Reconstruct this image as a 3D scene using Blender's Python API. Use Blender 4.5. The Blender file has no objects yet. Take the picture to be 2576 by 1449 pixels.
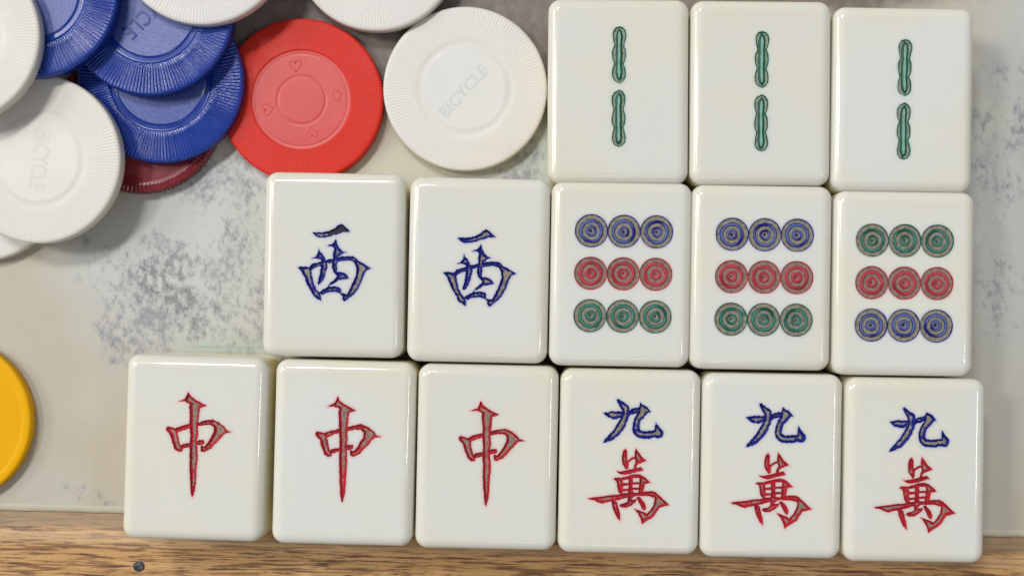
import bpy, bmesh, math, random
import numpy as np
from mathutils import Vector, Euler
random.seed(5)
MM = 0.001
# ------------------------------------------------------------------ measures
H = 280.0            # camera height above the table, mm
K0 = 0.0822          # mm per photograph pixel on the table
NX, NY = 1620.0, 900.0
D2P = 3000.0 / 2576.0
T = 21.0             # tile thickness
KT = K0 * (1 - T / H)
def at(dx, dy, z=0.0):
    """point of the place (metres) for a measured position on the level z (mm)"""
    k = K0 * (1 - z / H)
    return ((dx * D2P - NX) * k * MM, -(dy * D2P - NY) * k * MM, z * MM)

scene = bpy.context.scene
COL = scene.collection

# ------------------------------------------------------------------ helpers
def link(name, me, parent=None, mats=()):
    o = bpy.data.objects.new(name, me)
    COL.objects.link(o)
    for m in mats:
        if me is not None and m.name not in [q.name for q in me.materials if q]:
            me.materials.append(m)
    if parent is not None:
        o.parent = parent
    return o
def thing(name, label, cat, loc, rot=(0, 0, 0), group=None):
    o = bpy.data.objects.new(name, None)
    o.empty_display_size = 0.005
    COL.objects.link(o)
    o.location = loc; o.rotation_euler = rot
    o['label'] = label; o['category'] = cat
    if group: o['group'] = group
    return o
def mesh_from(name, verts, faces, smooth=True):
    me = bpy.data.meshes.new(name)
    me.from_pydata([tuple(v) for v in verts], [], faces)
    me.update()
    if smooth:
        me.polygons.foreach_set('use_smooth', [True] * len(me.polygons))
    return me

# ------------------------------------------------------------------ materials
class NT:
    def __init__(s, name):
        s.m = bpy.data.materials.new(name); s.m.use_nodes = True
        s.t = s.m.node_tree; s.t.nodes.clear()
        s.out = s.n('ShaderNodeOutputMaterial'); s.b = s.n('ShaderNodeBsdfPrincipled')
        s.l(s.b.outputs[0], s.out.inputs[0])
    def n(s, ty, **kw):
        x = s.t.nodes.new(ty)
        for k, v in kw.items(): setattr(x, k, v)
        return x
    def l(s, a, b): s.t.links.new(a, b)
    def put(s, sock, v):
        if isinstance(v, (int, float)): sock.default_value = v
        elif isinstance(v, (tuple, list)):
            sock.default_value = tuple(v) + ((1,) if len(v) == 3 and sock.type == 'RGBA' else ())
        else: s.l(v, sock)
    def math(s, op, a, b=0.0, c=None, clamp=False):
        x = s.n('ShaderNodeMath', operation=op); x.use_clamp = clamp
        s.put(x.inputs[0], a); s.put(x.inputs[1], b)
        if c is not None: s.put(x.inputs[2], c)
        return x.outputs[0]
    def vmath(s, op, a, b=(0, 0, 0)):
        x = s.n('ShaderNodeVectorMath', operation=op)
        s.put(x.inputs[0], a); s.put(x.inputs[1], b)
        return x.outputs[1] if op in ('LENGTH', 'DISTANCE') else x.outputs[0]
    def noise(s, vec, scale, detail=3, rough=.5, dist=0.0):
        x = s.n('ShaderNodeTexNoise'); s.l(vec, x.inputs['Vector'])
        x.inputs['Scale'].default_value = scale; x.inputs['Detail'].default_value = detail
        x.inputs['Roughness'].default_value = rough; x.inputs['Distortion'].default_value = dist
        return x.outputs['Fac']
    def step(s, v, a, b, lo=0.0, hi=1.0):
        x = s.n('ShaderNodeMapRange', interpolation_type='SMOOTHSTEP')
        s.put(x.inputs['Value'], v)
        s.put(x.inputs['From Min'], a); s.put(x.inputs['From Max'], b)
        s.put(x.inputs['To Min'], lo); s.put(x.inputs['To Max'], hi)
        return x.outputs[0]
    def mix(s, f, a, b, blend='MIX'):
        x = s.n('ShaderNodeMix', data_type='RGBA', blend_type=blend)
        s.put(x.inputs[0], f); s.put(x.inputs[6], a); s.put(x.inputs[7], b)
        return x.outputs[2]
    def coord(s, which='Object'): return s.n('ShaderNodeTexCoord').outputs[which]
    def rnd(s): return s.n('ShaderNodeObjectInfo').outputs['Random']
    def attr(s, name): return s.n('ShaderNodeAttribute', attribute_name=name).outputs['Fac']
    def bump(s, h, strength=.2, dist=.0001):
        x = s.n('ShaderNodeBump'); x.inputs['Strength'].default_value = strength
        x.inputs['Distance'].default_value = dist; s.l(h, x.inputs['Height'])
        s.l(x.outputs[0], s.b.inputs['Normal'])
    def set(s, **kw):
        for k, v in kw.items(): s.put(s.b.inputs[k.replace('_', ' ')], v)

def tile_material():
    s = NT('ivory melamine')
    co = s.coord(); r = s.rnd()
    off = s.n('ShaderNodeCombineXYZ'); s.put(off.inputs[0], s.math('MULTIPLY', r, 3.0)); s.put(off.inputs[1], s.math('MULTIPLY', r, 7.0))
    v = s.vmath('ADD', co, off.outputs[0])
    big = s.noise(v, 38, 2, .5)
    base = s.mix(s.step(big, .38, .66), (.675, .68, .66), (.69, .68, .61))
    tint_r = s.n('ShaderNodeSeparateXYZ'); s.l(co, tint_r.inputs[0])
    ex_ = s.math('DIVIDE', s.math('ABSOLUTE', tint_r.outputs[0]), .0158); ey_ = s.math('DIVIDE', s.math('ABSOLUTE', tint_r.outputs[1]), .0206)
    edge = s.math('MAXIMUM', ex_, ey_)
    edge = s.step(s.math('ADD', edge, s.math('MULTIPLY', s.math('SUBTRACT', big, .5), .35)), .70, 1.03)
    base = s.mix(s.math('MULTIPLY', edge, .38), base, (.66, .625, .47))
    base = s.mix(s.math('MULTIPLY', r, .28), base, (.63, .605, .50))
    # small dark pits and specks in the material
    vo = s.n('ShaderNodeTexVoronoi', feature='F1'); s.l(v, vo.inputs['Vector']); vo.inputs['Scale'].default_value = 125
    wn = s.n('ShaderNodeTexWhiteNoise'); s.l(vo.outputs['Position'], wn.inputs['Vector'])
    size = s.math('MULTIPLY', s.step(wn.outputs['Value'], .62, 1.0), .028)
    sp = s.math('LESS_THAN', vo.outputs['Distance'], size)
    base = s.mix(s.math('MULTIPLY', sp, .6), base, (.22, .19, .13))
    # white face, creamy yellow back; back colour raised for more light in the gaps
    sep = s.n('ShaderNodeSeparateXYZ'); s.l(co, sep.inputs[0])
    base = s.mix(s.step(sep.outputs[2], (T - 5.5) * MM, (T - 2.2) * MM, 1, 0), base, (.84, .77, .50))
    st = s.n('ShaderNodeAttribute', attribute_name='glow_halo')  # translucent glow around the engravings, painted into the face colour
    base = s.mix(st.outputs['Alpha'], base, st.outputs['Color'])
    s.set(Base_Color=base, Roughness=.09, IOR=1.5)
    s.b.subsurface_method = 'RANDOM_WALK'
    s.set(Subsurface_Weight=.55, Subsurface_Radius=(1.0, .85, .6), Subsurface_Scale=.0026)
    s.bump(s.noise(v, 160, 2, .5), .10, .0002)
    return s.m
M_TILE = tile_material()

def paint_material(name, dark, light, floor, floor2):
    s = NT(name)
    co = s.coord(); r = s.rnd()
    off = s.n('ShaderNodeCombineXYZ'); s.put(off.inputs[0], s.math('MULTIPLY', r, 3.0)); s.put(off.inputs[1], s.math('MULTIPLY', r, 5.0))
    v = s.vmath('ADD', co, off.outputs[0])
    p = s.attr('paint'); li = s.attr('light')
    nz = s.noise(v, 1100, 3, .6); n2 = s.noise(v, 260, 2, .5)
    pp = s.math('ADD', p, s.math('MULTIPLY', s.math('SUBTRACT', nz, .5), 1.5))
    pp = s.math('ADD', pp, s.math('MULTIPLY', s.math('SUBTRACT', n2, .5), 1.3))
    pm = s.step(pp, .30, .62)
    fl = s.mix(s.step(nz, .35, .7), floor, floor2)
    dk = s.mix(s.step(n2, .3, .7), dark, tuple(min(1, c * 1.45 + .002) for c in dark))
    c = s.mix(pm, fl, dk)
    lm = s.step(s.math('ADD', li, s.math('MULTIPLY', s.math('SUBTRACT', n2, .5), .9)), .35, .65)
    c = s.mix(lm, c, light)
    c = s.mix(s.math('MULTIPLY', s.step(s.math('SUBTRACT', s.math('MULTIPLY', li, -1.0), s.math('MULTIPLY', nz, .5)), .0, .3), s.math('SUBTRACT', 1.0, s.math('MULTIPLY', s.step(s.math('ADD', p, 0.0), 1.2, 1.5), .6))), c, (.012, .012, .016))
    s.set(Base_Color=c, Roughness=s.step(pm, 0, 1, .5, .35), IOR=1.45, Specular_IOR_Level=.3)
    s.bump(nz, .25, .0001)
    return s.m
HALO_TINT = {'blue engraving paint': (.16, .20, .62), 'red engraving paint': (.75, .16, .18), 'green engraving paint': (.22, .42, .38), 'green engraving paint with pale core': (.25, .56, .46), 'red circle paint': (.72, .17, .19)}  # tints for the painted glow that surrounds each engraving
TAUPE = (.26, .235, .185); TAUPE2 = (.15, .135, .105)
M_BLUE = paint_material('blue engraving paint', (.002, .004, .115), (.10, .145, .34), TAUPE, TAUPE2)
M_RED = paint_material('red engraving paint', (.27, .006, .014), (.62, .14, .17), (.26, .205, .165), (.20, .12, .10))
M_GREEN = paint_material('green engraving paint', (.003, .065, .045), (.055, .21, .165), TAUPE, TAUPE2)
M_TEAL = paint_material('green engraving paint with pale core', (.004, .07, .042), (.19, .37, .31), (.29, .285, .225), (.18, .185, .145))
M_REDC = paint_material('red circle paint', (.27, .014, .03), (.42, .06, .08), (.26, .18, .15), (.18, .10, .085))

# ------------------------------------------------------------------ glyph outlines (tile-local photograph pixels)
def local(pts, org, sc, cen, rot):
    a = math.radians(rot); out = []
    for x, y in pts:
        px, py = org[0] + x / sc - cen[0], org[1] + y / sc - cen[1]
        out.append((px * math.cos(a) + py * math.sin(a), -px * math.sin(a) + py * math.cos(a)))
    return out
NINE = [
 [(865,225),(905,225),(1060,330),(1140,385),(1165,460),(1150,570),(1185,600),(1140,650),(1135,720),(1090,780),(1080,840),(1010,960),(920,1060),(820,1160),(700,1220),(600,1255),(540,1258),(560,1200),(680,1070),(780,960),(860,830),(930,710),(960,650),(985,600),(985,500),(930,400),(860,260)],
 [(550,555),(740,515),(950,520),(1010,545),(1000,620),(950,665),(870,700),(780,700),(680,670),(600,610)],
 [(1130,515),(1220,450),(1390,425),(1440,460),(1430,520),(1290,580),(1200,592),(1130,585)],
 [(1420,315),(1480,365),(1560,400),(1610,460),(1668,535),(1600,545),(1545,620),(1490,680),(1430,730),(1410,830),(1395,930),(1430,970),(1560,985),(1750,965),(1765,860),(1785,765),(1850,860),(1900,930),(1950,980),(1960,1050),(1930,1120),(1870,1155),(1820,1150),(1780,1130),(1650,1160),(1530,1165),(1390,1145),(1310,1100),(1250,1020),(1230,950),(1235,830),(1270,700),(1330,590),(1370,540),(1385,420)]]
WAN = [
 [(745,70),(770,130),(768,200),(765,270),(792,300),(785,400),(750,420),(700,345),(680,290),(682,190),(700,110)],
 [(755,275),(830,225),(905,200),(908,238),(840,262),(780,305)],
 [(905,65),(960,140),(1010,210),(1090,275),(1040,290),(960,320),(925,345),(915,395),(868,395),(880,340),(905,290),(893,240),(888,160)],
 [(590,443),(650,447),(780,425),(880,395),(990,376),(1035,430),(960,445),(870,472),(790,492),(700,502),(640,480)],
 [(535,570),(580,545),(690,550),(698,640),(695,830),(650,815),(613,760),(603,690),(590,610)],
 [(670,550),(740,530),(850,498),(960,488),(1000,520),(980,553),(860,553),(780,575),(680,592)],
 [(955,490),(1020,518),(1080,563),(1150,632),(1050,652),(1047,700),(1032,775),(1000,800),(940,805),(955,740),(968,600),(962,540)],
 [(786,530),(852,520),(862,600),(857,700),(867,800),(780,800),(790,700)],
 [(680,638),(800,632),(800,675),(680,683)], [(680,733),(800,728),(800,765),(680,772)],
 [(850,622),(975,618),(975,655),(850,660)], [(850,712),(970,708),(970,745),(850,750)],
 [(773,790),(885,790),(885,850),(850,880),(830,905),(930,898),(905,945),(840,1000),(760,1037),(690,1037),(640,1012),(653,980),(740,958),(773,935)],
 [(915,858),(970,862),(1022,920),(1062,980),(1073,1030),(1057,1085),(1010,1062),(980,990),(945,930)],
 [(118,885),(240,865),(380,850),(500,832),(620,825),(700,800),(950,790),(965,840),(880,852),(760,872),(650,907),(520,932),(430,950),(360,972),(290,950),(220,915),(150,902)],
 [(508,928),(560,915),(602,950),(622,1040),(648,1130),(657,1258),(600,1200),(560,1120),(523,1020)],
 [(945,778),(1060,772),(1190,768),(1250,798),(1320,868),(1455,995),(1300,1032),(1260,1090),(1200,1182),(1120,1232),(1060,1267),(1008,1312),(983,1210),(938,1130),(880,1055),(960,1078),(1040,1108),(1085,1138),(1150,1070),(1200,980),(1210,920),(1215,880),(1130,850),(1050,845),(950,847)]]
WEST = [
 [(352,213),(430,208),(550,208),(660,178),(750,128),(790,88),(840,72),(880,88),(940,150),(993,195),(970,208),(880,208),(780,243),(660,278),(560,300),(460,300),(410,277)],
 [(750,320),(765,370),(780,420),(800,470),(860,530),(935,555),(850,577),(802,625),(780,650),(802,680),(772,730),(767,800),(772,883),(830,883),(900,903),(950,948),(973,992),(930,1003),(850,1018),(790,1023),(740,1062),(670,1100),(595,1143),(655,1065),(755,980),(768,950),(708,892),(678,800),(678,740),(708,660),(697,600),(703,540),(718,480),(690,448),(600,440),(680,408),(720,370)],
 [(460,490),(480,540),(520,568),(547,620),(582,690),(602,730),(607,800),(583,870),(562,950),(532,1022),(490,1078),(455,1103),(432,1077),(453,1000),(478,900),(488,800),(498,720),(488,672),(430,653),(335,657),(408,620),(440,570)],
 [(283,805),(338,750),(410,728),(500,708),(600,675),(700,655),(800,627),(920,617),(1030,617),(1083,648),(1133,698),(1203,733),(1272,778),(1355,822),(1282,848),(1253,882),(1213,962),(1183,1052),(1133,1152),(1063,1252),(983,1313),(920,1373),(880,1380),(852,1330),(858,1302),(805,1235),(850,1237),(930,1268),(967,1200),(1027,1080),(1077,960),(1097,880),(1087,782),(1038,712),(960,688),(850,698),(700,725),(600,740),(500,780),(400,805),(330,853),(318,842)],
 [(98,798),(180,792),(290,798),(328,850),(343,950),(373,1080),(423,1180),(483,1250),(498,1300),(493,1370),(440,1343),(367,1292),(327,1212),(257,1092),(217,982),(167,882)],
 [(456,1230),(540,1168),(640,1132),(730,1122),(802,1137),(833,1168),(838,1240),(790,1238),(730,1218),(640,1228),(560,1243),(518,1273)]]
ZHONG = [
 [(395,60),(430,125),(480,158),(530,188),(620,235),(570,257),(537,262),(527,350),(517,440),(512,520),(517,600),(502,680),(507,800),(507,920),(492,1050),(487,1180),(472,1290),(445,1380),(423,1350),(413,1200),(406,1000),(408,800),(413,600),(408,480),(408,350),(403,250),(413,217),(370,197),(345,182),(258,190),(350,148)],
 [(112,515),(135,494),(230,518),(262,560),(267,620),(287,720),(322,770),(312,807),(270,815),(223,782),(188,690),(163,600),(117,545)],
 [(220,520),(300,488),(415,462),(425,510),(340,537),(245,580)],
 [(500,448),(580,428),(690,407),(772,443),(842,498),(872,543),(938,568),(852,582),(802,632),(742,702),(672,772),(590,815),(547,808),(545,732),(592,745),(638,690),(678,620),(708,570),(713,512),(680,482),(600,477),(505,493)],
 [(280,735),(330,713),(420,697),(530,662),(582,667),(593,707),(560,722),(480,737),(420,747),(315,772)]]
c34 = (1584*D2P, 1162*D2P); c22 = (1203*D2P, 679.5*D2P); c31 = (487*D2P, 1126*D2P)
NINE = [local(p, (1700,1140), 8.05, c34, 1.0) for p in NINE]
WAN = [local(p, (1700,1300), 5.573, c34, 1.0) for p in WAN]
WEST = [local(p, (1280,660), 5.796, c22, 1.2) for p in WEST]
ZHONG = [local(p, (460,1130), 4.262, c31, 1.9) for p in ZHONG]
STICK = [(415,115),(330,140),(275,210),(256,300),(268,400),(298,540),(255,640),(245,740),(262,850),(292,960),(260,1050),(245,1150),(252,1250),(300,1330),(420,1392),(500,1345),(552,1260),(558,1150),(545,1060),(508,960),(547,860),(560,760),(552,640),(513,540),(547,430),(569,310),(552,210),(490,140)]
CORE = [(400,180),(370,240),(352,330),(357,540),(350,740),(352,960),(350,1150),(370,1250),(418,1312),(455,1250),(465,1150),(450,960),(462,740),(455,540),(470,330),(450,230)]
STICK = [((x - 407) / 7.63, (y - 752) / 7.63) for x, y in STICK]
CORE = [((x - 407) / 7.63, (y - 752) / 7.63) for x, y in CORE]

def sd_poly(poly, X, Y):
    """signed distance, positive inside"""
    d2 = np.full(X.shape, 1e18); ins = np.zeros(X.shape, bool)
    n = len(poly)
    for i in range(n):
        ax, ay = poly[i]; bx, by = poly[(i + 1) % n]
        ex, ey = bx - ax, by - ay; L = ex * ex + ey * ey + 1e-12
        t = np.clip(((X - ax) * ex + (Y - ay) * ey) / L, 0, 1)
        d2 = np.minimum(d2, (X - ax - t * ex) ** 2 + (Y - ay - t * ey) ** 2)
        if ay != by:
            c = ((ay > Y) != (by > Y)) & (X < ex * (Y - ay) / ey + ax)
            ins ^= c
    d = np.sqrt(d2)
    return np.where(ins, d, -d)
def sd_union(polys, X, Y):
    s = np.full(X.shape, -1e9)
    for p in polys: s = np.maximum(s, sd_poly(p, X, Y))
    return s
def wob(X, Y, amp, seed):
    rs = np.random.RandomState(seed); o = np.zeros(X.shape)
    for _ in range(10):
        f = rs.uniform(.12, .75); a = rs.uniform(0, 6.28); ph = rs.uniform(0, 6.28)
        o += np.sin((X * math.cos(a) + Y * math.sin(a)) * f + ph)
    return o * amp / 3.2
def sstep(a, b, x):
    t = np.clip((x - a) / (b - a), 0, 1); return t * t * (3 - 2 * t)

DEPTH = 5.2   # groove depth in tile pixels (about 0.4 mm)
def char_field(polys, seed, amp=.9, soot=None):
    def f(X, Y):
        s = sd_union(polys, X, Y)
        s = s + wob(X, Y, amp, seed) * sstep(-3, 0, s)
        z = -DEPTH * sstep(0, 4.6, s)
        paint = (8.9 - s) / 4.5 + .2
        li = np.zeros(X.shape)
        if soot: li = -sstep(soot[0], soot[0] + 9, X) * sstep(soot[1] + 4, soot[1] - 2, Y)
        return s, z, paint, li
    return f
def circle_field(cx, cy, seed):
    rs = np.random.RandomState(seed)
    ph = rs.uniform(0, 6.28, 6)
    ex, ey = rs.uniform(-1.2, 1.2, 2)
    def f(X, Y):
        dx, dy = X - cx, Y - cy; r = np.hypot(dx, dy); th = np.arctan2(dy, dx)
        s = 48.3 - r + .25 * wob(X, Y, 1, seed)
        r2 = np.hypot(dx - ex, dy - ey) + .5 * np.sin(3 * th + ph[0]) + .4 * np.sin(11 * th + ph[1])
        rid1 = sstep(4.9, 3.0, np.abs(r2 - 30.6)); rid2 = sstep(4.0, 2.4, np.abs(r2 - 12.6))
        rid = np.maximum(rid1, rid2)
        z = -DEPTH * .9 * sstep(0, 3.0, s) * (1 - .85 * rid) - 2.0 * sstep(6, 1, r2)
        edge = np.maximum(sstep(5.3, 3.9, np.abs(r2 - 30.6)), sstep(4.3, 3.0, np.abs(r2 - 12.6)))
        worn = .45 * np.sin(th + ph[2]) + .3 * np.sin(2 * th + ph[3])
        paint = np.maximum(edge * 1.25, (3.4 - s) / 1.8)
        paint = np.maximum(paint, sstep(6.5, 2.5, r2) * 1.1)
        light = np.maximum(sstep(3.6, 1.8, np.abs(r2 - 30.2)), sstep(2.9, 1.2, np.abs(r2 - 12.6)))
        light = light * (.66 + .40 * worn)
        return s, z, paint, light
    return f
def stick_field(cx, cy, flip, seed):
    o = [(cx + x, cy + (-y if flip else y)) for x, y in STICK]
    c = [(cx + x, cy + (-y if flip else y)) for x, y in CORE]
    def f(X, Y):
        s = sd_poly(o, X, Y) + .3 * wob(X, Y, 1, seed)
        q = sd_poly(c, X, Y) + .35 * wob(X, Y, 1, seed + 9)
        rid = sstep(.5, 3.4, q)
        z = -DEPTH * .8 * sstep(0, 3.4, s) * (1 - .9 * rid)
        paint = np.maximum((4.4 - s) / 2.2, sstep(4.0, 2.2, np.abs(q - .2)) * 1.3)
        light = sstep(2.5, 4.3, q) * (.80 + .22 * wob(X, Y, 1, seed + 3))
        return s, z, paint, light
    return f

# ------------------------------------------------------------------ tile mesh = rounded block whose face is cut by its engravings
TW, TH_ = 355.5 * D2P, 465.5 * D2P        # pixels at the face
RC, BV, BZ = 37.0, 34.0, 27.0                    # plan corner radius, edge rounding
def rrect(inset, n=8):
    hw, hh, r = TW / 2 - inset, TH_ / 2 - inset, max(RC - inset, .5)
    pts = []
    for cx, cy, a0 in ((hw - r, hh - r, 0), (-hw + r, hh - r, 90), (-hw + r, -hh + r, 180), (hw - r, -hh + r, 270)):
        for i in range(n + 1):
            a = math.radians(a0 + 90 * i / n)
            pts.append((cx + r * math.cos(a), cy + r * math.sin(a)))
    return pts
def clip_cells(S, xs, ys):
    """split grid cells by S=0 ; returns vertex list and polygons of both sides"""
    ny, nx = S.shape
    verts = [(xs[i], ys[j]) for j in range(ny) for i in range(nx)]
    sv = S.ravel().tolist(); cut = {}
    def vid(a, b):
        k = (a, b) if a < b else (b, a)
        if k not in cut:
            a, b = k; t = sv[a] / (sv[a] - sv[b])
            cut[k] = len(verts)
            verts.append((verts[a][0] + t * (verts[b][0] - verts[a][0]), verts[a][1] + t * (verts[b][1] - verts[a][1])))
        return cut[k]
    inn, out = [], []
    for j in range(ny - 1):
        for i in range(nx - 1):
            q = (j * nx + i, j * nx + i + 1, (j + 1) * nx + i + 1, (j + 1) * nx + i)
            sg = [sv[a] > 0 for a in q]
            if all(sg): inn.append(q); continue
            if not any(sg): out.append(q); continue
            for tri in ((q[0], q[1], q[2]), (q[0], q[2], q[3])):
                p_in, p_out = [], []
                for k in range(3):
                    a, b = tri[k], tri[(k + 1) % 3]
                    (p_in if sv[a] > 0 else p_out).append(a)
                    if (sv[a] > 0) != (sv[b] > 0):
                        c = vid(a, b); p_in.append(c); p_out.append(c)
                if len(p_in) > 2: inn.append(tuple(p_in))
                if len(p_out) > 2: out.append(tuple(p_out))
    return verts, inn, out
U = KT * MM
def compact(verts, polys, attrs=None):
    used = sorted({i for p in polys for i in p}); mp = {u: n for n, u in enumerate(used)}
    return [verts[u] for u in used], [tuple(mp[i] for i in p) for p in polys], used
def build_face(regions, step=1.25):
    """regions: list of (x0,y0,x1,y1, [(name, field, material)]) disjoint rectangles in px (y down)."""
    V, F = [], []
    # side walls and rounded rim
    zt = T / KT
    prof = [(9, 0), (3, 2.5), (-1.0, 9), (-1.6, zt * .5), (0, zt - BZ)]
    for a in (12, 24, 36, 48, 60, 70, 78, 85, 90):
        r = math.radians(a); prof.append((BV * (1 - math.cos(r)), zt - BZ + BZ * math.sin(r)))
    prof.append((BV + 1.5, zt))
    for ins, z in prof:
        V += [(x, y, z) for x, y in rrect(ins)]
    n = len(rrect(0))
    for k in range(len(prof) - 1):
        for i in range(n):
            j = (i + 1) % n
            F.append((k * n + i, k * n + j, (k + 1) * n + j, (k + 1) * n + i))
    F.append(tuple(reversed(range(n))))
    # flat face: bands between the cut rectangles (stacked in y), inside the last loop
    last = [(x, y) for x, y in rrect(BV + 1.5)]
    base = (len(prof) - 1) * n
    x0 = min(r[0] for r in regions); x1 = max(r[2] for r in regions)
    yy0 = min(r[1] for r in regions); yy1 = max(r[3] for r in regions)
    # ring polygon split in four, from loop to big rectangle (y up here)
    q = [(x1, -yy0), (x0, -yy0), (x0, -yy1), (x1, -yy1)]      # corners matching the arc order
    b = len(V); V += [(x, y, zt) for x, y in q]
    m = 9
    for c in range(4):
        arc = [base + c * m + i for i in range(m)]
        for i in range(m - 1): F.append((arc[i], arc[i + 1], b + c))
        F.append((arc[-1], base + ((c + 1) % 4) * m, b + (c + 1) % 4, b + c))
    parts = []; glow_halo = []
    # split rectangle into regions + filler bands
    regs = sorted(regions, key=lambda r: r[1])
    ycur = yy0
    def quad(ax, ay, bx, by):
        if bx - ax < 1e-6 or by - ay < 1e-6: return
        k = len(V); V.extend([(ax, -ay, zt), (ax, -by, zt), (bx, -by, zt), (bx, -ay, zt)]); F.append((k, k + 1, k + 2, k + 3))
    for r in regs:
        quad(x0, ycur, x1, r[1]); quad(x0, r[1], r[0], r[3]); quad(r[2], r[1], x1, r[3]); ycur = r[3]
        nx = int((r[2] - r[0]) / step) + 1; ny = int((r[3] - r[1]) / step) + 1
        xs = np.linspace(r[0], r[2], nx); ys = np.linspace(r[1], r[3], ny)
        X, Y = np.meshgrid(xs, ys)
        rem = None
        fields = [fl[1](X, Y)[0] for fl in r[4]]
        # body side: outside of every field
        S = np.max(fields, axis=0); S = np.where(np.abs(S) < 1e-4, 1e-4, S)
        vv, inn, out = clip_cells(S, xs, ys)
        cv, cf, _ = compact(vv, out)
        k = len(V); CA = np.array(cv)
        sf = np.array([fl[1](CA[:, 0], CA[:, 1])[0] for fl in r[4]]).max(axis=0)
        tint = HALO_TINT[r[4][0][2].name]; al = np.clip(.50 * np.exp(sf / 3.0), 0, .6)
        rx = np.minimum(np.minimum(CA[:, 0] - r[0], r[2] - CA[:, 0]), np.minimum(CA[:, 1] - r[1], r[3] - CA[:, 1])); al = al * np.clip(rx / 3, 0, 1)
        glow_halo.append((k, al, tint))
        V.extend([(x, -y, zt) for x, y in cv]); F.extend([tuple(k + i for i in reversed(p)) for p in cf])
        for idx, fl in enumerate(r[4]):
            # cell belongs to this field where it is the largest
            others = [f_ for q_, f_ in enumerate(fields) if q_ != idx]
            Si = fields[idx]
            if others: Si = np.minimum(Si, np.where(Si >= np.max(others, axis=0), Si, Si - np.max(others, axis=0) * 0 - 0)) if False else Si
            polys = inn
            if others:
                Fm = np.argmax(np.array(fields), axis=0).ravel()
                def cen(p):
                    return sum(vv[i][0] for i in p) / len(p), sum(vv[i][1] for i in p) / len(p)
                keep = []
                for p in inn:
                    a = [Fm[i] for i in p if i < len(Fm)]
                    w = a[0] if a else 0
                    if w == idx: keep.append(p)
                polys = keep
            gv, gf, _ = compact(vv, polys)
            A = np.array(gv); s, z, p_, l_ = fl[1](A[:, 0], A[:, 1])
            z = np.where(s < .02, 0, z)
            me = mesh_from(fl[0], [(x * U, -y * U, (zt + zz) * U) for (x, y), zz in zip(gv, z)], [tuple(reversed(p)) for p in gf])
            for nm, arr in (('paint', p_), ('light', l_)):
                at_ = me.attributes.new(nm, 'FLOAT', 'POINT'); at_.data.foreach_set('value', np.ascontiguousarray(arr, dtype=np.float32))
            me.materials.append(fl[2])
            parts.append((fl[0], me))
    quad(x0, ycur, x1, yy1)
    me = mesh_from('body', [(x * U, y * U, z * U) for x, y, z in V], F)
    # flat shading where flat: top polygons are coplanar so smooth normals stay upright
    me.polygons.foreach_set('use_smooth', [not all(V[i][2] > zt - 1e-3 for i in p) for p in F])
    me.materials.append(M_TILE)
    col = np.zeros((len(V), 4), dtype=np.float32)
    for k, al, tint in glow_halo:
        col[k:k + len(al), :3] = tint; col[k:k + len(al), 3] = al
    ca = me.attributes.new('glow_halo', 'FLOAT_COLOR', 'POINT'); ca.data.foreach_set('color', col.ravel())
    return me, parts
def bbox(polys, pad=12):
    xs = [x for p in polys for x, y in p]; ys = [y for p in polys for x, y in p]
    return min(xs) - pad, min(ys) - pad, max(xs) + pad, max(ys) + pad

def face_characters(sets, seed):
    regs = []
    for polys, mat in sets:
        b = bbox(polys); regs.append((b[0], b[1], b[2], b[3], [('engraved_character', char_field(polys, seed), mat)]))
    return regs
def make_nine_wan(seed):
    a, b = bbox(NINE), bbox(WAN)
    mid = (max(y for p in NINE for x, y in p) + min(y for p in WAN for x, y in p)) / 2
    return build_face([(a[0], a[1], a[2], mid, [('engraved_character', char_field(NINE, seed), M_BLUE)]),
                       (b[0], mid, b[2], b[3], [('engraved_character', char_field(WAN, seed + 1, .55), M_RED)])])
def make_circles(order, ox, oy, seed):
    regs = []
    for r, mat in enumerate(order):
        cy = oy + (r - 1) * 124.2
        fs = [('engraved_circle', circle_field(ox + (c - 1) * 95.4, cy - (c - 1) * .0, seed + r * 3 + c), mat) for c in range(3)]
        regs.append((ox - 95.4 - 52, cy - 52, ox + 95.4 + 52, cy + 52, fs))
    return build_face(regs, 1.3)
def make_sticks(seed, dy=0):
    return build_face([(-30, -193 + dy, 30, -13 + dy, [('bamboo_stick', stick_field(1.5, -104 + dy, False, seed), M_TEAL)]),
                       (-30, -9 + dy, 30, 172 + dy, [('bamboo_stick', stick_field(1.0, 81.5 + dy, True, seed + 1), M_TEAL)])])
def wrap(base_pair):
    return base_pair

variants = {}
G_TILE = 'mahjong tiles laid face up in three rows'
def tile(kind, dx, dy, rot, label, plabels=None, seedv=0):
    if (kind, seedv) not in variants:
        if kind == 'zhong': v = build_face(face_characters([(ZHONG, M_RED)], 11 + seedv))
        elif kind == 'west': 
            b = bbox(WEST); v = build_face([(*b, [('engraved_character', char_field(WEST, 23 + seedv, soot=(-22, -85) if seedv == 0 else None), M_BLUE)])])
        elif kind == 'wan': v = make_nine_wan(31 + seedv)
        elif kind == 'dots': v = make_circles((M_BLUE, M_REDC, M_GREEN), 7.5, -1, 41 + seedv)
        elif kind == 'dots_up': v = make_circles((M_GREEN, M_REDC, M_BLUE), -1, -1, 61 + seedv)
        else: v = make_sticks(81 + seedv, (0, 9, 13)[seedv])
        variants[(kind, seedv)] = v
    body, parts = variants[(kind, seedv)]
    x, y, z = at(dx, dy, T)
    t = thing('mahjong_tile', label, 'mahjong tile', (x, y, 0.0003 * 0), (0, 0, -math.radians(rot)), G_TILE)
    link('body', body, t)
    for i, (nm, me) in enumerate(parts):
        o = link(nm, me, t)
        if plabels: o['label'] = plabels[i]
    return t
zl = ['red engraved character']; wl = ['blue engraved character']
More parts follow.
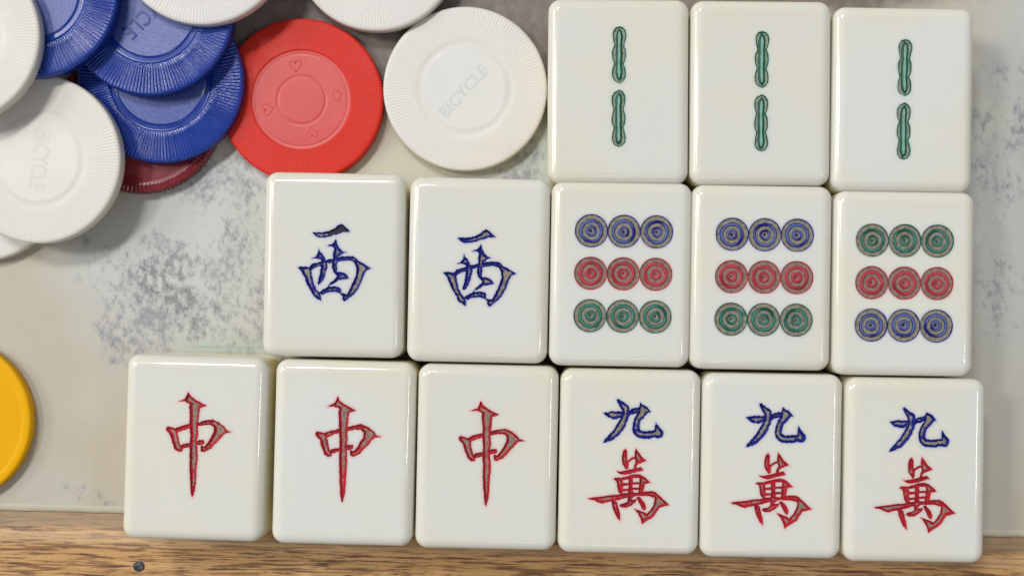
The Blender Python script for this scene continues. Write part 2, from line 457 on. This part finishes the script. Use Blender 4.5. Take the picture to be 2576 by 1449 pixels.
nl = ['blue numeral character above the red one', 'red character below the blue numeral']
tile('sticks', 1556, 228, .3, 'ivory tile with two green bamboo sticks beside the white chip, leftmost of the top row', seedv=0)
tile('sticks', 1915, 232, .5, 'ivory tile with two green bamboo sticks, middle one of the top row', seedv=1)
tile('sticks', 2274, 249, .9, 'ivory tile with two green bamboo sticks, rightmost of the top row beside bare table', seedv=2)
tile('west', 838, 666, 1.0, 'ivory tile with blue character touching the red chip, its top bar mostly black', wl, 0)
tile('west', 1203, 679.5, 1.2, 'ivory tile with blue character just below the whole white chip, its top bar mostly grey', wl, 1)
tile('dots', 1561.5, 689.5, 1.0, 'ivory tile with nine circles, blue row on top, directly right of the blue character tiles', seedv=0)
tile('dots', 1916, 698, .9, 'ivory tile with nine circles, blue row on top, between two other nine-circle tiles', seedv=1)
tile('dots_up', 2276, 713, .8, 'ivory tile with nine circles whose top row is green and bottom row blue', seedv=0)
tile('zhong', 487, 1128, 1.8, 'ivory tile with red character, leftmost of the bottom row beside bare table', zl, 0)
tile('zhong', 863, 1140, 1.5, 'ivory tile with red character, middle one of the three red-character tiles', zl, 1)
tile('zhong', 1224, 1151, 1.2, 'ivory tile with red character, next to the blue-and-red character tiles', zl, 2)
tile('wan', 1584, 1162, 1.0, 'ivory tile with blue numeral over red character, directly right of the red-character tiles', nl, 0)
tile('wan', 1942.5, 1173, .9, 'ivory tile with blue numeral over red character, middle one of its three', nl, 1)
tile('wan', 2304, 1184, .8, 'ivory tile with blue numeral over red character at the lower right corner', nl, 2)

# ------------------------------------------------------------------ poker chips
CR = 206 * D2P * K0 * (1 - 3.2 / H)    # chip radius, mm
CT = 3.2
def chip_material(name, col, col2, rough=.33, sss=0.0, scuff=.0, spec=.5, bmp=.10):
    s = NT(name)
    co = s.coord(); r = s.rnd()
    off = s.n('ShaderNodeCombineXYZ'); s.put(off.inputs[0], s.math('MULTIPLY', r, 3.0))
    v = s.vmath('ADD', co, off.outputs[0])
    n1 = s.noise(v, 120, 3, .6); n2 = s.noise(v, 900, 3, .65)
    c = s.mix(s.step(n1, .35, .7), col, col2)
    if scuff:
        c = s.mix(s.math('MULTIPLY', s.step(n2, .48, .75), scuff), c, (.5, .5, .55))
    s.set(Base_Color=c, Roughness=s.step(n1, .3, .7, rough, min(1, rough * 1.35)), IOR=1.5, Specular_IOR_Level=spec)
    if sss:
        s.b.subsurface_method = 'RANDOM_WALK'
        s.set(Subsurface_Weight=sss, Subsurface_Radius=(1, .9, .7), Subsurface_Scale=.001)
    s.bump(n2, bmp, .00012)
    return s.m
def brushed(name, col, col2, rough):
    s = NT(name)
    co = s.coord()
    mp = s.n('ShaderNodeMapping'); s.l(co, mp.inputs[0]); mp.inputs['Rotation'].default_value = (0, 0, math.radians(35)); mp.inputs['Scale'].default_value = (1, .28, 1)
    n1 = s.noise(mp.outputs[0], 2600, 3, .7); n2 = s.noise(co, 150, 3, .6)
    c = s.mix(s.step(n1, .3, .7), col, col2)
    c = s.mix(s.math('MULTIPLY', s.step(n2, .35, .7), .35), c, col)
    s.set(Base_Color=c, Roughness=rough, IOR=1.5)
    s.bump(n1, .35, .0001)
    return s.m
CM = {
 'white': (chip_material('white chip plastic', (.63, .605, .575), (.625, .615, .59), .38, .2), chip_material('white chip centre', (.625, .625, .605), (.635, .63, .61), .42, .2)),
 'warm': (chip_material('warm white chip plastic', (.63, .60, .545), (.64, .61, .56), .40, .2), chip_material('warm white chip centre', (.655, .625, .58), (.665, .635, .60), .42, .2)),
 'blue': (chip_material('blue chip plastic', (.002, .026, .235), (.004, .036, .28), .19, 0, .0, .55, .04), brushed('blue chip centre', (.025, .05, .26), (.085, .12, .36), .38)),
 'red': (chip_material('red chip plastic', (.56, .020, .010), (.60, .026, .014), .42, 0, .0, .25), chip_material('red chip centre', (.56, .075, .072), (.60, .095, .09), .36, 0, 0, .35)),
 'maroon': (chip_material('dark red chip plastic', (.17, .010, .018), (.20, .014, .022), .2), chip_material('dark red chip centre', (.20, .018, .028), (.26, .05, .06), .22)),
 'yellow': (chip_material('yellow chip plastic', (.74, .375, .0), (.76, .39, .002), .40, 0, 0, .12), chip_material('yellow chip centre', (.74, .375, .0), (.72, .36, .0), .45, 0, 0, .12)),
}
def chip_mesh(kind):
    style = {'white': dict(n=150, a=.038, r0=.62, r1=.985, rings=[(.60, .10, -.12), (.50, .03, .05)], disc=.50),
             'blue': dict(n=140, a=.22, r0=.625, r1=.975, rings=[], disc=.525),
             'red': dict(n=170, a=.05, r0=.63, r1=.985, rings=[], disc=.60),
             'maroon': dict(n=116, a=.38, r0=.905, r1=.985, rings=[], disc=.78),
             'yellow': dict(n=1, a=0, r0=.6, r1=.9, rings=[], disc=.88)}[kind]
    n = style['n']; per = 6 if n > 1 else 1; N = n * per if n > 1 else 240
    disc = style['disc']
    def zprof(f):
        z = CT
        if kind == 'white':
            z += -.11 * float(sstep(.63, .55, f)) + .09 * float(sstep(.55, .48, f))
        elif kind == 'blue':
            z += -.30 * float(sstep(.625, .60, f)) + .22 * float(sstep(.545, .528, f))
        elif kind == 'red':
            z += -.18 * float(sstep(.625, .605, f)) - .10 * math.exp(-((f - .565) / .008) ** 2) - .16 * math.exp(-((f - .295) / .012) ** 2)
        elif kind == 'maroon':
            z += -.22 * float(sstep(.90, .88, f))
        elif kind == 'yellow':
            z += -.16 * float(sstep(.92, .885, f))
        if f > .955: z -= .55 * (1 - math.sqrt(max(0, 1 - ((f - .955) / .045) ** 2)))
        return z
    def ring_radii(lo, hi, k): return [lo + (hi - lo) * i / k for i in range(k + 1)]
    rr = sorted(set([round(x, 4) for x in
        ring_radii(disc, style['r0'] if kind != 'yellow' else .94, 10 if kind != 'maroon' else 8) + ring_radii(style['r0'], min(.955, style['r1']), 5) + [.965, .975, .985, .992, .997, 1.0] if x >= disc]))
    V, F = [], []
    rs = np.random.RandomState(hash(kind) % 1000 if False else len(kind) * 7)
    jit = rs.uniform(-.25, .25, n + 1); ampj = rs.uniform(.7, 1.15, n + 1)
    rows = []
    for f in rr:
        row = []
        for i in range(N):
            th = 2 * math.pi * i / N; z = zprof(f); rad = f * CR
            if n > 1:
                k = i // per; ph = (i % per) / per
                s = abs(2 * ph - 1)                      # sharp ridges
                w = float(sstep(style['r0'] - .012, style['r0'] + .02, f))
                z -= style['a'] * ampj[k] * (1 - s ** 1.4) * w
                if f > .985: rad -= style['a'] * .9 * (1 - s) 
            row.append(len(V)); V.append((rad * math.cos(th), rad * math.sin(th), z))
        rows.append(row)
    for z in (CT - .9, .35):
        row = []
        for i in range(N):
            th = 2 * math.pi * i / N; rad = CR
            if n > 1: rad -= style['a'] * .9 * (1 - abs(2 * (i % per) / per - 1))
            row.append(len(V)); V.append((rad * math.cos(th), rad * math.sin(th), z))
        rows.append(row)
    row = []
    for i in range(N):
        th = 2 * math.pi * i / N; row.append(len(V)); V.append((.97 * CR * math.cos(th), .97 * CR * math.sin(th), 0))
    rows.append(row)
    for a, b in zip(rows, rows[1:]):
        for i in range(N):
            j = (i + 1) % N; F.append((a[i], b[i], b[j], a[j]))
    F.append(tuple(reversed(rows[-1])))
    rim = mesh_from('rim', [(x * MM, y * MM, z * MM) for x, y, z in V], F)
    V, F = [(0, 0, zprof(0))], []
    fs = [f for f in np.linspace(.02, disc, 60)]
    M = 96 * 2
    for f in fs:
        for i in range(M):
            th = 2 * math.pi * i / M; V.append((f * CR * math.cos(th), f * CR * math.sin(th), zprof(f)))
    for i in range(M): F.append((0, 1 + i, 1 + (i + 1) % M))
    for k in range(len(fs) - 1):
        for i in range(M):
            j = (i + 1) % M; a = 1 + k * M; b = a + M
            F.append((a + i, b + i, b + j, a + j))
    cen = mesh_from('center_disc', [(x * MM, y * MM, z * MM) for x, y, z in V], F)
    return rim, cen, zprof
chip_cache = {}
def text_mesh(txt, size, height, sx=1.0):
    cu = bpy.data.curves.new('lettering', 'FONT'); cu.body = txt; cu.size = size; cu.extrude = height
    cu.bevel_depth = height * .5; cu.bevel_resolution = 1; cu.offset = size * .008
    cu.align_x = 'CENTER'; cu.align_y = 'CENTER'
    ob = bpy.data.objects.new('tmp', cu); COL.objects.link(ob)
    bpy.context.view_layer.update()
    me = bpy.data.meshes.new_from_object(ob.evaluated_get(bpy.context.evaluated_depsgraph_get()))
    bpy.data.objects.remove(ob); me.name = 'lettering'
    for v in me.vertices: v.co.x *= sx
    me.materials.clear()
    return me
def outline_mesh(polys, width, z0, hgt):
    """raised rounded wire following closed outlines (mm)"""
    V, F = [], []
    for pts in polys:
        n = len(pts); b = len(V)
        for i in range(n):
            p0, p1, p2 = pts[i - 1], pts[i], pts[(i + 1) % n]
            tx, ty = p2[0] - p0[0], p2[1] - p0[1]; L = math.hypot(tx, ty) or 1; nx, ny = -ty / L, tx / L
            for o, h in ((-1, -.05), (-.5, hgt), (.5, hgt), (1, -.05)):
                V.append(((p1[0] + nx * width * o) * MM, (p1[1] + ny * width * o) * MM, (z0 + h) * MM))
        for i in range(n):
            j = (i + 1) % n
            for k in range(3): F.append((b + i * 4 + k, b + j * 4 + k, b + j * 4 + k + 1, b + i * 4 + k + 1))
    return mesh_from('suit_mark', V, F)
def heart(s): return [(s * (16 * math.sin(t) ** 3) / 17, s * (13 * math.cos(t) - 5 * math.cos(2 * t) - 2 * math.cos(3 * t) - math.cos(4 * t)) / 17) for t in [2 * math.pi * i / 40 for i in range(40)]]
def spade(s):
    h = [(x, -y * 1.0 + s * .1) for x, y in heart(s * .9)]
    return h
def diamond(s): return [(0, s), (.35 * s, .45 * s), (.75 * s, 0), (.35 * s, -.45 * s), (0, -s), (-.35 * s, -.45 * s), (-.75 * s, 0), (-.35 * s, .45 * s)]
def club(s):
    out = []
    for cx, cy, a0, a1 in ((0, .45, -30, 210), (-.5, -.25, 90, 330), (.5, -.25, -150, 90)):
        out += [((cx + .48 * math.cos(math.radians(a))) * s, (cy + .48 * math.sin(math.radians(a))) * s) for a in np.linspace(a0, a1, 14)]
    return out
def chip(kind, dx, dy, z, label, tilt=(0, 0), spin=0.0, text=None, group=None, mk=None):
    mk = mk or kind
    if (kind, mk) not in chip_cache:
        rim, cen, zp = chip_mesh(kind)
        rim.materials.append(CM[mk][0]); cen.materials.append(CM[mk][1])
        chip_cache[(kind, mk)] = (rim, cen, zp)
    rim, cen, zp = chip_cache[(kind, mk)]
    x, y, _ = at(dx, dy, z + CT)
    e = Euler((math.radians(tilt[0]), math.radians(tilt[1]), 0))
    R = e.to_matrix() @ Euler((0, 0, math.radians(spin))).to_matrix()
    t = thing('poker_chip', label, 'poker chip', (x, y, z * MM), R.to_euler(), group or ('%s poker chips' % {'warm': 'white', 'maroon': 'dark red'}.get(mk, mk)))
    link('rim', rim, t); link('center_disc', cen, t)
    if text:
        for a, r, size, sx in text:
            me = text_mesh('BICYCLE', size * MM, .035 * MM, sx)
            o = link('lettering', me, t, [CM[mk][1]])
            o.location = (r * math.cos(math.radians(a - 90)) * MM, r * math.sin(math.radians(a - 90)) * MM, (zp(.2) + .02) * MM)
            o.rotation_euler = (0, 0, math.radians(a))
    return t, zp
Z3 = CT + .25
GW = 'white poker chips'
chip('maroon', 350, 281, .1, 'dark red chip with coarse ribbed edge, under the lower blue chip', text=None)
tb, zp = chip('blue', 402, 201, 3.6, 'blue ribbed chip leaning beside the red chip, lowest of the three blue chips', tilt=(1.5, 1.2), spin=40)
chip('blue', 377, 31, 7.5, 'blue ribbed chip with raised lettering, partly under the large white chip at the top', tilt=(-1.0, -1.2), spin=75)
chip('blue', 85, -20, 11.4, 'blue ribbed chip at the top left, deep in shadow beside the leftmost white chip', tilt=(.5, -2.0), spin=10)
chip('white', -48, 450, .1, 'white chip mostly hidden under the white chip at the left edge, lowest of the pile', spin=20, group=GW, mk='warm')
chip('white', 96, 400, 7.2, 'white chip with raised lettering lying over the lower blue and dark red chips', tilt=(.8, -2.6), spin=5, group=GW, mk='warm')
chip('white', -119, 90, 14.9, 'white chip cut by the left edge of the photo, on top of the blue chip', tilt=(.5, 0), spin=33, group=GW, mk='warm')
chip('white', 504, -152, 10.9, 'white chip at the top edge lying over the upper blue chip', tilt=(0, 2.5), spin=12, group=GW)
chip('white', 946, -131, 3.4, 'white chip at the top edge between the red chip and the whole white chip', tilt=(0, 0), spin=50, group=GW)
chip('white', 1170, 223, 1.0, 'whole white chip lying flat between the red chip and the bamboo tile', spin=0, group=GW)
tr, zr = chip('red', 758, 252, .1, 'bright red chip with faint card suit marks around its centre', spin=15)
chip('yellow', -130, 1058, .1, 'yellow chip cut by the left edge of the photo above the wooden edging')
chips = [o for o in bpy.data.objects if o.name.startswith('poker_chip')]
def letter(chipobj, angle_world, off, size, mat, z, sx=1.0):
    me = text_mesh('BICYCLE', size * MM, (.03 if sx != 1.0 else .008) * MM, sx); o = link('lettering', me, chipobj, [mat])
    inv = chipobj.rotation_euler.to_matrix().inverted()
    d = inv @ Vector((math.cos(math.radians(angle_world)), math.sin(math.radians(angle_world)), 0))
    p = inv @ Vector((off[0], off[1], 0))
    o.location = (p.x * MM, p.y * MM, z * MM)
    o.rotation_euler = (0, 0, math.atan2(d.y, d.x))
    return o
for o in chips:
    L = o['label']
    if 'upper blue' not in L and 'raised lettering, partly' in L: letter(o, 226, (.2, 0.5), 5.2, CM['blue'][0], zp(.2) + .05, .82); 0 and letter(o, 226, (.2, 0.5), 4.1, CM['blue'][0], zp(.2) + .03)
    if 'raised lettering lying' in L: letter(o, -98, (.3, -.3), 5.2, CM['warm'][1], CT - .046, .70)
    if 'whole white' in L: letter(o, 48, (-.3, -.8), 4.0, CM['white'][1], CT - .031)
for (ang, fn, s, rot) in ((100, heart, 1.55, 5), (195, heart, 1.5, 100), (-73, spade, 1.6, 10), (8, diamond, 1.7, 20)):
    me = outline_mesh([fn(s)], .24, zr(.42), .11)
    o = link('suit_mark', me, tr, [CM['red'][1]])
    a = math.radians(ang - 15); o.location = (.43 * CR * math.cos(a) * MM, .43 * CR * math.sin(a) * MM, 0); o.rotation_euler = (0, 0, math.radians(rot - 15))

# ------------------------------------------------------------------ table top with marbled laminate and wooden edging
EDGE_ROT = -math.radians(1.52)
def table_material():
    s = NT('marbled laminate')
    co = s.coord()
    warp = s.n('ShaderNodeTexNoise'); s.l(co, warp.inputs['Vector']); warp.inputs['Scale'].default_value = 55; warp.inputs['Detail'].default_value = 4
    wv = s.vmath('SUBTRACT', warp.outputs['Color'], (.5, .5, .5))
    sc_ = s.n('ShaderNodeVectorMath', operation='SCALE'); s.l(wv, sc_.inputs[0]); sc_.inputs['Scale'].default_value = .030
    p = s.vmath('ADD', co, sc_.outputs[0])
    def blob(dx, dy, rx, ry, soft=.35):
        c = at(dx, dy, 0); k = K0 * D2P * MM
        q = s.vmath('DIVIDE', s.vmath('SUBTRACT', p, (c[0], c[1], 0)), (rx * k, ry * k, 1e6))
        return s.step(s.vmath('LENGTH', q), soft, 1.0, 1.0, 0.0)
    def mx(*a):
        r = a[0]
        for b in a[1:]: r = s.math('MAXIMUM', r, b)
        return r
    n_big = s.noise(co, 26, 4, .55)
    base = s.mix(s.step(n_big, .36, .62), (.455, .405, .315), (.475, .45, .385))
    grey = mx(blob(470, 640, 420, 420, .3), blob(2560, 420, 260, 760, .3), blob(1300, 440, 200, 120, .4), blob(600, 460, 240, 120))
    base = s.mix(s.math('MULTIPLY', grey, .9), base, (.50, .515, .505))
    green = mx(blob(600, 860, 260, 70, .2), blob(1360, 440, 110, 80), blob(1350, 300, 80, 130))
    base = s.mix(s.math('MULTIPLY', green, .55), base, (.40, .48, .43))
    yel = mx(blob(1010, 420, 130, 110), blob(150, 600, 120, 60), blob(2500, 280, 120, 60, .1))
    base = s.mix(s.math('MULTIPLY', yel, .5), base, (.55, .56, .43))
    # cloudy speckle
    rot = s.n('ShaderNodeMapping'); s.l(co, rot.inputs[0]); rot.inputs['Rotation'].default_value = (0, 0, .6); rot.inputs['Scale'].default_value = (1, .72, 1)
    sp1 = s.noise(rot.outputs[0], 640, 5, .66, .1); sp2 = s.noise(rot.outputs[0], 150, 5, .6)
    dens = mx(blob(415, 720, 250, 210, .15), s.math('MULTIPLY', blob(560, 440, 220, 150, .2), .8),
              s.math('MULTIPLY', blob(330, 850, 150, 120, .2), .85), blob(1310, 440, 130, 60, .3), s.math('MULTIPLY', blob(620, 700, 200, 300, .2), .62),
              s.math('MULTIPLY', blob(2540, 330, 230, 330, .2), .52), s.math('MULTIPLY', blob(2500, 740, 130, 240, .2), .45),
              s.math('MULTIPLY', blob(230, 1248, 230, 34, .1), .42), s.math('MULTIPLY', blob(250, 620, 200, 90, .1), .45))
    val = s.math('ADD', s.math('MULTIPLY', sp1, .62), s.math('MULTIPLY', sp2, .38))
    thr = s.math('SUBTRACT', .60, s.math('MULTIPLY', dens, .165))
    spk = s.step(s.math('SUBTRACT', val, thr), -.055, .125)
    spk = s.math('MULTIPLY', spk, s.step(s.noise(rot.outputs[0], 2100, 3, .6), .12, .58))
    spk = s.math('MULTIPLY', spk, s.step(dens, 0.02, .5))
    warm = blob(430, 720, 190, 150, .2)
    scol = s.mix(s.math('MULTIPLY', warm, .8), (.21, .215, .25), (.10, .085, .095))
    base = s.mix(s.math('MULTIPLY', spk, .95), base, scol)
    haze_ = s.math('MULTIPLY', dens, s.step(sp2, .35, .65))
    base = s.mix(s.math('MULTIPLY', haze_, .24), base, (.34, .345, .37))
    # brown veined patch along the top
    br = mx(blob(1000, 0, 480, 260, .6), blob(1330, 60, 260, 260, .6), blob(1850, -40, 680, 150, .6), blob(640, 10, 250, 220, .5))
    bn = s.noise(rot.outputs[0], 330, 5, .65)
    brc = s.mix(s.step(bn, .35, .72), (.125, .093, .080), (.205, .165, .145))
    base = s.mix(s.math('MULTIPLY', br, .95), base, brc)
    # thin green printed line
    c = at(545, 873, 0); sep = s.n('ShaderNodeSeparateXYZ'); s.l(co, sep.inputs[0])
    dy_ = s.math('ABSOLUTE', s.math('SUBTRACT', s.math('ADD', sep.outputs[1], s.math('MULTIPLY', s.math('SUBTRACT', sep.outputs[0], c[0]), .014)), c[1]))
    ln = s.step(dy_, .0001, .00032, 1, 0)
    ln = s.math('MULTIPLY', ln, s.step(sep.outputs[0], at(430, 0)[0], at(520, 0)[0]))
    ln = s.math('MULTIPLY', ln, s.step(sep.outputs[0], at(680, 0)[0], at(720, 0)[0], 1, 0))
    base = s.mix(s.math('MULTIPLY', ln, .5), base, (.20, .36, .29))
    dist = s.math('ADD', s.math('MULTIPLY', s.math('SUBTRACT', sep.outputs[0], ex), -math.sin(EDGE_ROT)), s.math('MULTIPLY', s.math('SUBTRACT', sep.outputs[1], ey), math.cos(EDGE_ROT)))
    base = s.mix(s.math('MULTIPLY', s.step(dist, .0017, .0022, 1, 0), .8), base, (.60, .55, .42))
    base = s.mix(s.math('MULTIPLY', s.step(dist, .0, .0004, 1, 0), .8), base, (.25, .20, .13))  # shadow line under the lip, painted into the laminate colour
    fine = s.noise(co, 2400, 2, .6)
    base = s.mix(s.math('MULTIPLY', fine, .12), base, (.40, .40, .37))
    s.set(Base_Color=base, Roughness=.42, IOR=1.45)
    s.bump(s.noise(co, 700, 3, .6), .12, .0002)
    return s.m
def wood_material():
    s = NT('worn oak')
    co = s.coord()
    sep = s.n('ShaderNodeSeparateXYZ'); s.l(co, sep.inputs[0])
    def st(sx, sy, off=0.0):
        m = s.n('ShaderNodeMapping'); s.l(co, m.inputs[0]); m.inputs['Scale'].default_value = (sx, sy, 1); m.inputs['Location'].default_value = (off, off * 1.7, 0)
        return m.outputs[0]
    g1 = s.noise(st(.05, 1), 1500, 5, .62, .3); g2 = s.noise(st(.06, 1, 3), 300, 4, .6, .4); g3 = s.noise(st(.045, 1, 8), 2300, 4, .65, .3)
    big = s.noise(st(.25, 1, 5), 60, 3, .5)
    c = s.mix(s.step(g2, .35, .65), (.54, .32, .125), (.46, .25, .085))
    c = s.mix(s.math('MULTIPLY', s.step(big, .4, .7), .45), c, (.52, .34, .20))
    c = s.mix(s.math('MULTIPLY', s.step(g1, .515, .565), .78), c, (.15, .055, .020))
    c = s.mix(s.math('MULTIPLY', s.step(g3, .545, .59), .85), c, (.065, .02, .014))
    # darker band next to the laminate
    gy = s.math('MULTIPLY', sep.outputs[1], -1.0)
    gr = s.step(s.math('ADD', gy, s.math('MULTIPLY', s.math('SUBTRACT', g2, .5), .0012)), .0030, .0044, 1, 0)
    c = s.mix(s.math('MULTIPLY', gr, .72), c, (.27, .20, .12))
    pale = s.math('MULTIPLY', s.step(gy, .0040, .0052), s.step(gy, .0056, .0085, 1, 0))
    c = s.mix(s.math('MULTIPLY', pale, .45), c, (.56, .38, .22))
    s.set(Base_Color=c, Roughness=.5, IOR=1.45)
    s.bump(s.math('ADD', g1, g3), .35, .0002)
    return s.m
def strip(name, prof, x0, x1, mat, rotz, origin, nseg=160, wav=0.0):
    V, F = [], []
    for i in range(nseg + 1):
        x = x0 + (x1 - x0) * i / nseg
        for k, (y, z) in enumerate(prof):
            V.append((x * MM, (y + (wav * (math.sin(x * .9) + .6 * math.sin(x * 2.3 + 1) + .4 * math.sin(x * 5.1)) if k in (2, 3, 4) else 0)) * MM, z * MM))
    m = len(prof)
    for i in range(nseg):
        for k in range(m - 1):
            F.append((i * m + k, i * m + k + 1, (i + 1) * m + k + 1, (i + 1) * m + k))
    me = mesh_from(name, V, F); me.materials.append(mat)
    o = link(name, me); o.location = origin; o.rotation_euler = (0, 0, rotz); o['kind'] = 'structure'
    return o
# line where the laminate ends: through (0,1286) and sloping down to the right
ex, ey, _ = at(0, 1286, 0)
M_TABLE = table_material()
def table_sheet():
    prof = [(620, 0), (2.0, 0), (1.75, -.02), (1.2, -.16), (.45, -.55), (.05, -1.1), (0, -4)]
    V, F = [], []
    ca, sa = math.cos(EDGE_ROT), math.sin(EDGE_ROT)
    nseg = 280
    for i in range(nseg + 1):
        x = -300 + 960 * i / nseg
        for k, (y, z) in enumerate(prof):
            yy = y + (.10 * math.sin(x * .8) + .07 * math.sin(x * 2.1 + 1) + .04 * math.sin(x * 5.7) if k >= 4 else 0)
            X, Y = x * MM, yy * MM
            V.append((ex + X * ca - Y * sa, ey + X * sa + Y * ca, z * MM))
    m = len(prof)
    for i in range(nseg):
        for k in range(m - 1): F.append((i * m + k, i * m + k + 1, (i + 1) * m + k + 1, (i + 1) * m + k))
    me = mesh_from('table_top', V, F); me.materials.append(M_TABLE)
    o = link('table_top', me); o['kind'] = 'structure'; return o
table_sheet()
M_WOOD = wood_material()
wood = strip('wooden_edging', [(1.0, -3.2), (.6, -1.35), (-.2, -1.25), (-3.1, -1.05), (-4.0, -.75), (-5.2, -.3), (-7, -.12), (-44, -.12), (-45.5, -.6), (-46, -2), (-46, -30)], -300, 660, M_WOOD, EDGE_ROT, (ex, ey, 0), 460, .05)
# old nail head sunk in the wood
def nail():
    s = NT('dull nail steel'); co = s.coord(); n = s.noise(co, 1800, 3, .6)
    s.set(Base_Color=s.mix(s.step(n, .4, .65), (.018, .019, .021), (.10, .105, .105)), Metallic=.3, Roughness=.5); s.bump(n, .6, .0003)
    V, F = [], []
    N = 28; rs = np.random.RandomState(3); jr = 1 + rs.uniform(-.07, .07, N)
    prof = [(1.4, -.02), (1.36, .03), (1.02, .03), (1.0, .05), (.85, .09), (.4, .10), (.05, .10)]
    for f, z in prof:
        for i in range(N):
            a = 2 * math.pi * i / N; r = f * (jr[i] * .5 + jr[i - 1] * .5)
            V.append((r * math.cos(a) * 1.05 * MM, r * math.sin(a) * .92 * MM, (z + (.05 * math.cos(a - 2.3) * f if f < .95 else 0)) * MM))
    for k in range(len(prof) - 1):
        for i in range(N):
            j = (i + 1) % N; F.append((k * N + i, k * N + j, (k + 1) * N + j, (k + 1) * N + i))
    F.append(tuple((len(prof) - 1) * N + i for i in range(N)))
    me = mesh_from('nail_head', V, F); me.materials.append(s.m)
    o = link('nail_head', me, wood)
    x, y, _ = at(349, 1424, 0)
    inv = Euler((0, 0, -EDGE_ROT)).to_matrix() @ Vector((x - ex, y - ey, 0))
    o.location = (inv.x, inv.y, -.00011)
nail()

# ------------------------------------------------------------------ lights: ceiling panels of an indoor room
def area(name, loc, sx, sy, power, col=(1, 1, 1)):
    li = bpy.data.lights.new(name, 'AREA'); li.shape = 'RECTANGLE'; li.size = sx; li.size_y = sy
    li.energy = power; li.color = col
    o = bpy.data.objects.new(name, li); COL.objects.link(o); o.location = loc
    d = Vector((0, 0, 0)) - Vector(loc); o.rotation_euler = d.to_track_quat('-Z', 'Y').to_euler()
    return o
area('ceiling_tube_north', (-.55, .98, 1.9), .55, .10, 15, (1, .985, .95))
area('ceiling_tube_north_far', (-.55, 1.18, 1.9), .55, .06, 6, (1, .985, .95))
area('ceiling_panel_west', (-1.25, .42, 1.8), .26, .26, 12, (1, .985, .95))
area('ceiling_panel_far_west', (-2.4, .6, 1.7), 1.2, .8, 24, (1, .985, .95))
area('ceiling_tube_east', (1.25, -.26, 1.85), .30, .09, 3, (.97, .98, 1))
area('ceiling_tube_south', (.10, -1.20, 1.85), .5, .07, 1.3, (.97, .98, 1))
w = bpy.data.worlds.new('World'); scene.world = w; w.use_nodes = True
bg = w.node_tree.nodes['Background']; bg.inputs[0].default_value = (.93, .96, 1, 1); bg.inputs[1].default_value = .28

# ------------------------------------------------------------------ camera
cd = bpy.data.cameras.new('camera'); cam = bpy.data.objects.new('camera', cd); COL.objects.link(cam)
cam.location = (0, 0, H * MM); cam.rotation_euler = (0, 0, 0)
cd.sensor_width = 36; cd.lens = 36 * H / (3000 * K0)
cd.shift_x = (1500 - NX) / 3000; cd.shift_y = (NY - 843.5) / 3000
cd.clip_start = .01; cd.clip_end = 20
cd.dof.use_dof = True; cd.dof.focus_distance = (H - T) * MM; cd.dof.aperture_fstop = 18
scene.camera = cam
scene.view_settings.view_transform = 'Standard'; scene.view_settings.look = 'None'
scene.view_settings.exposure = 0.07; scene.view_settings.gamma = 1
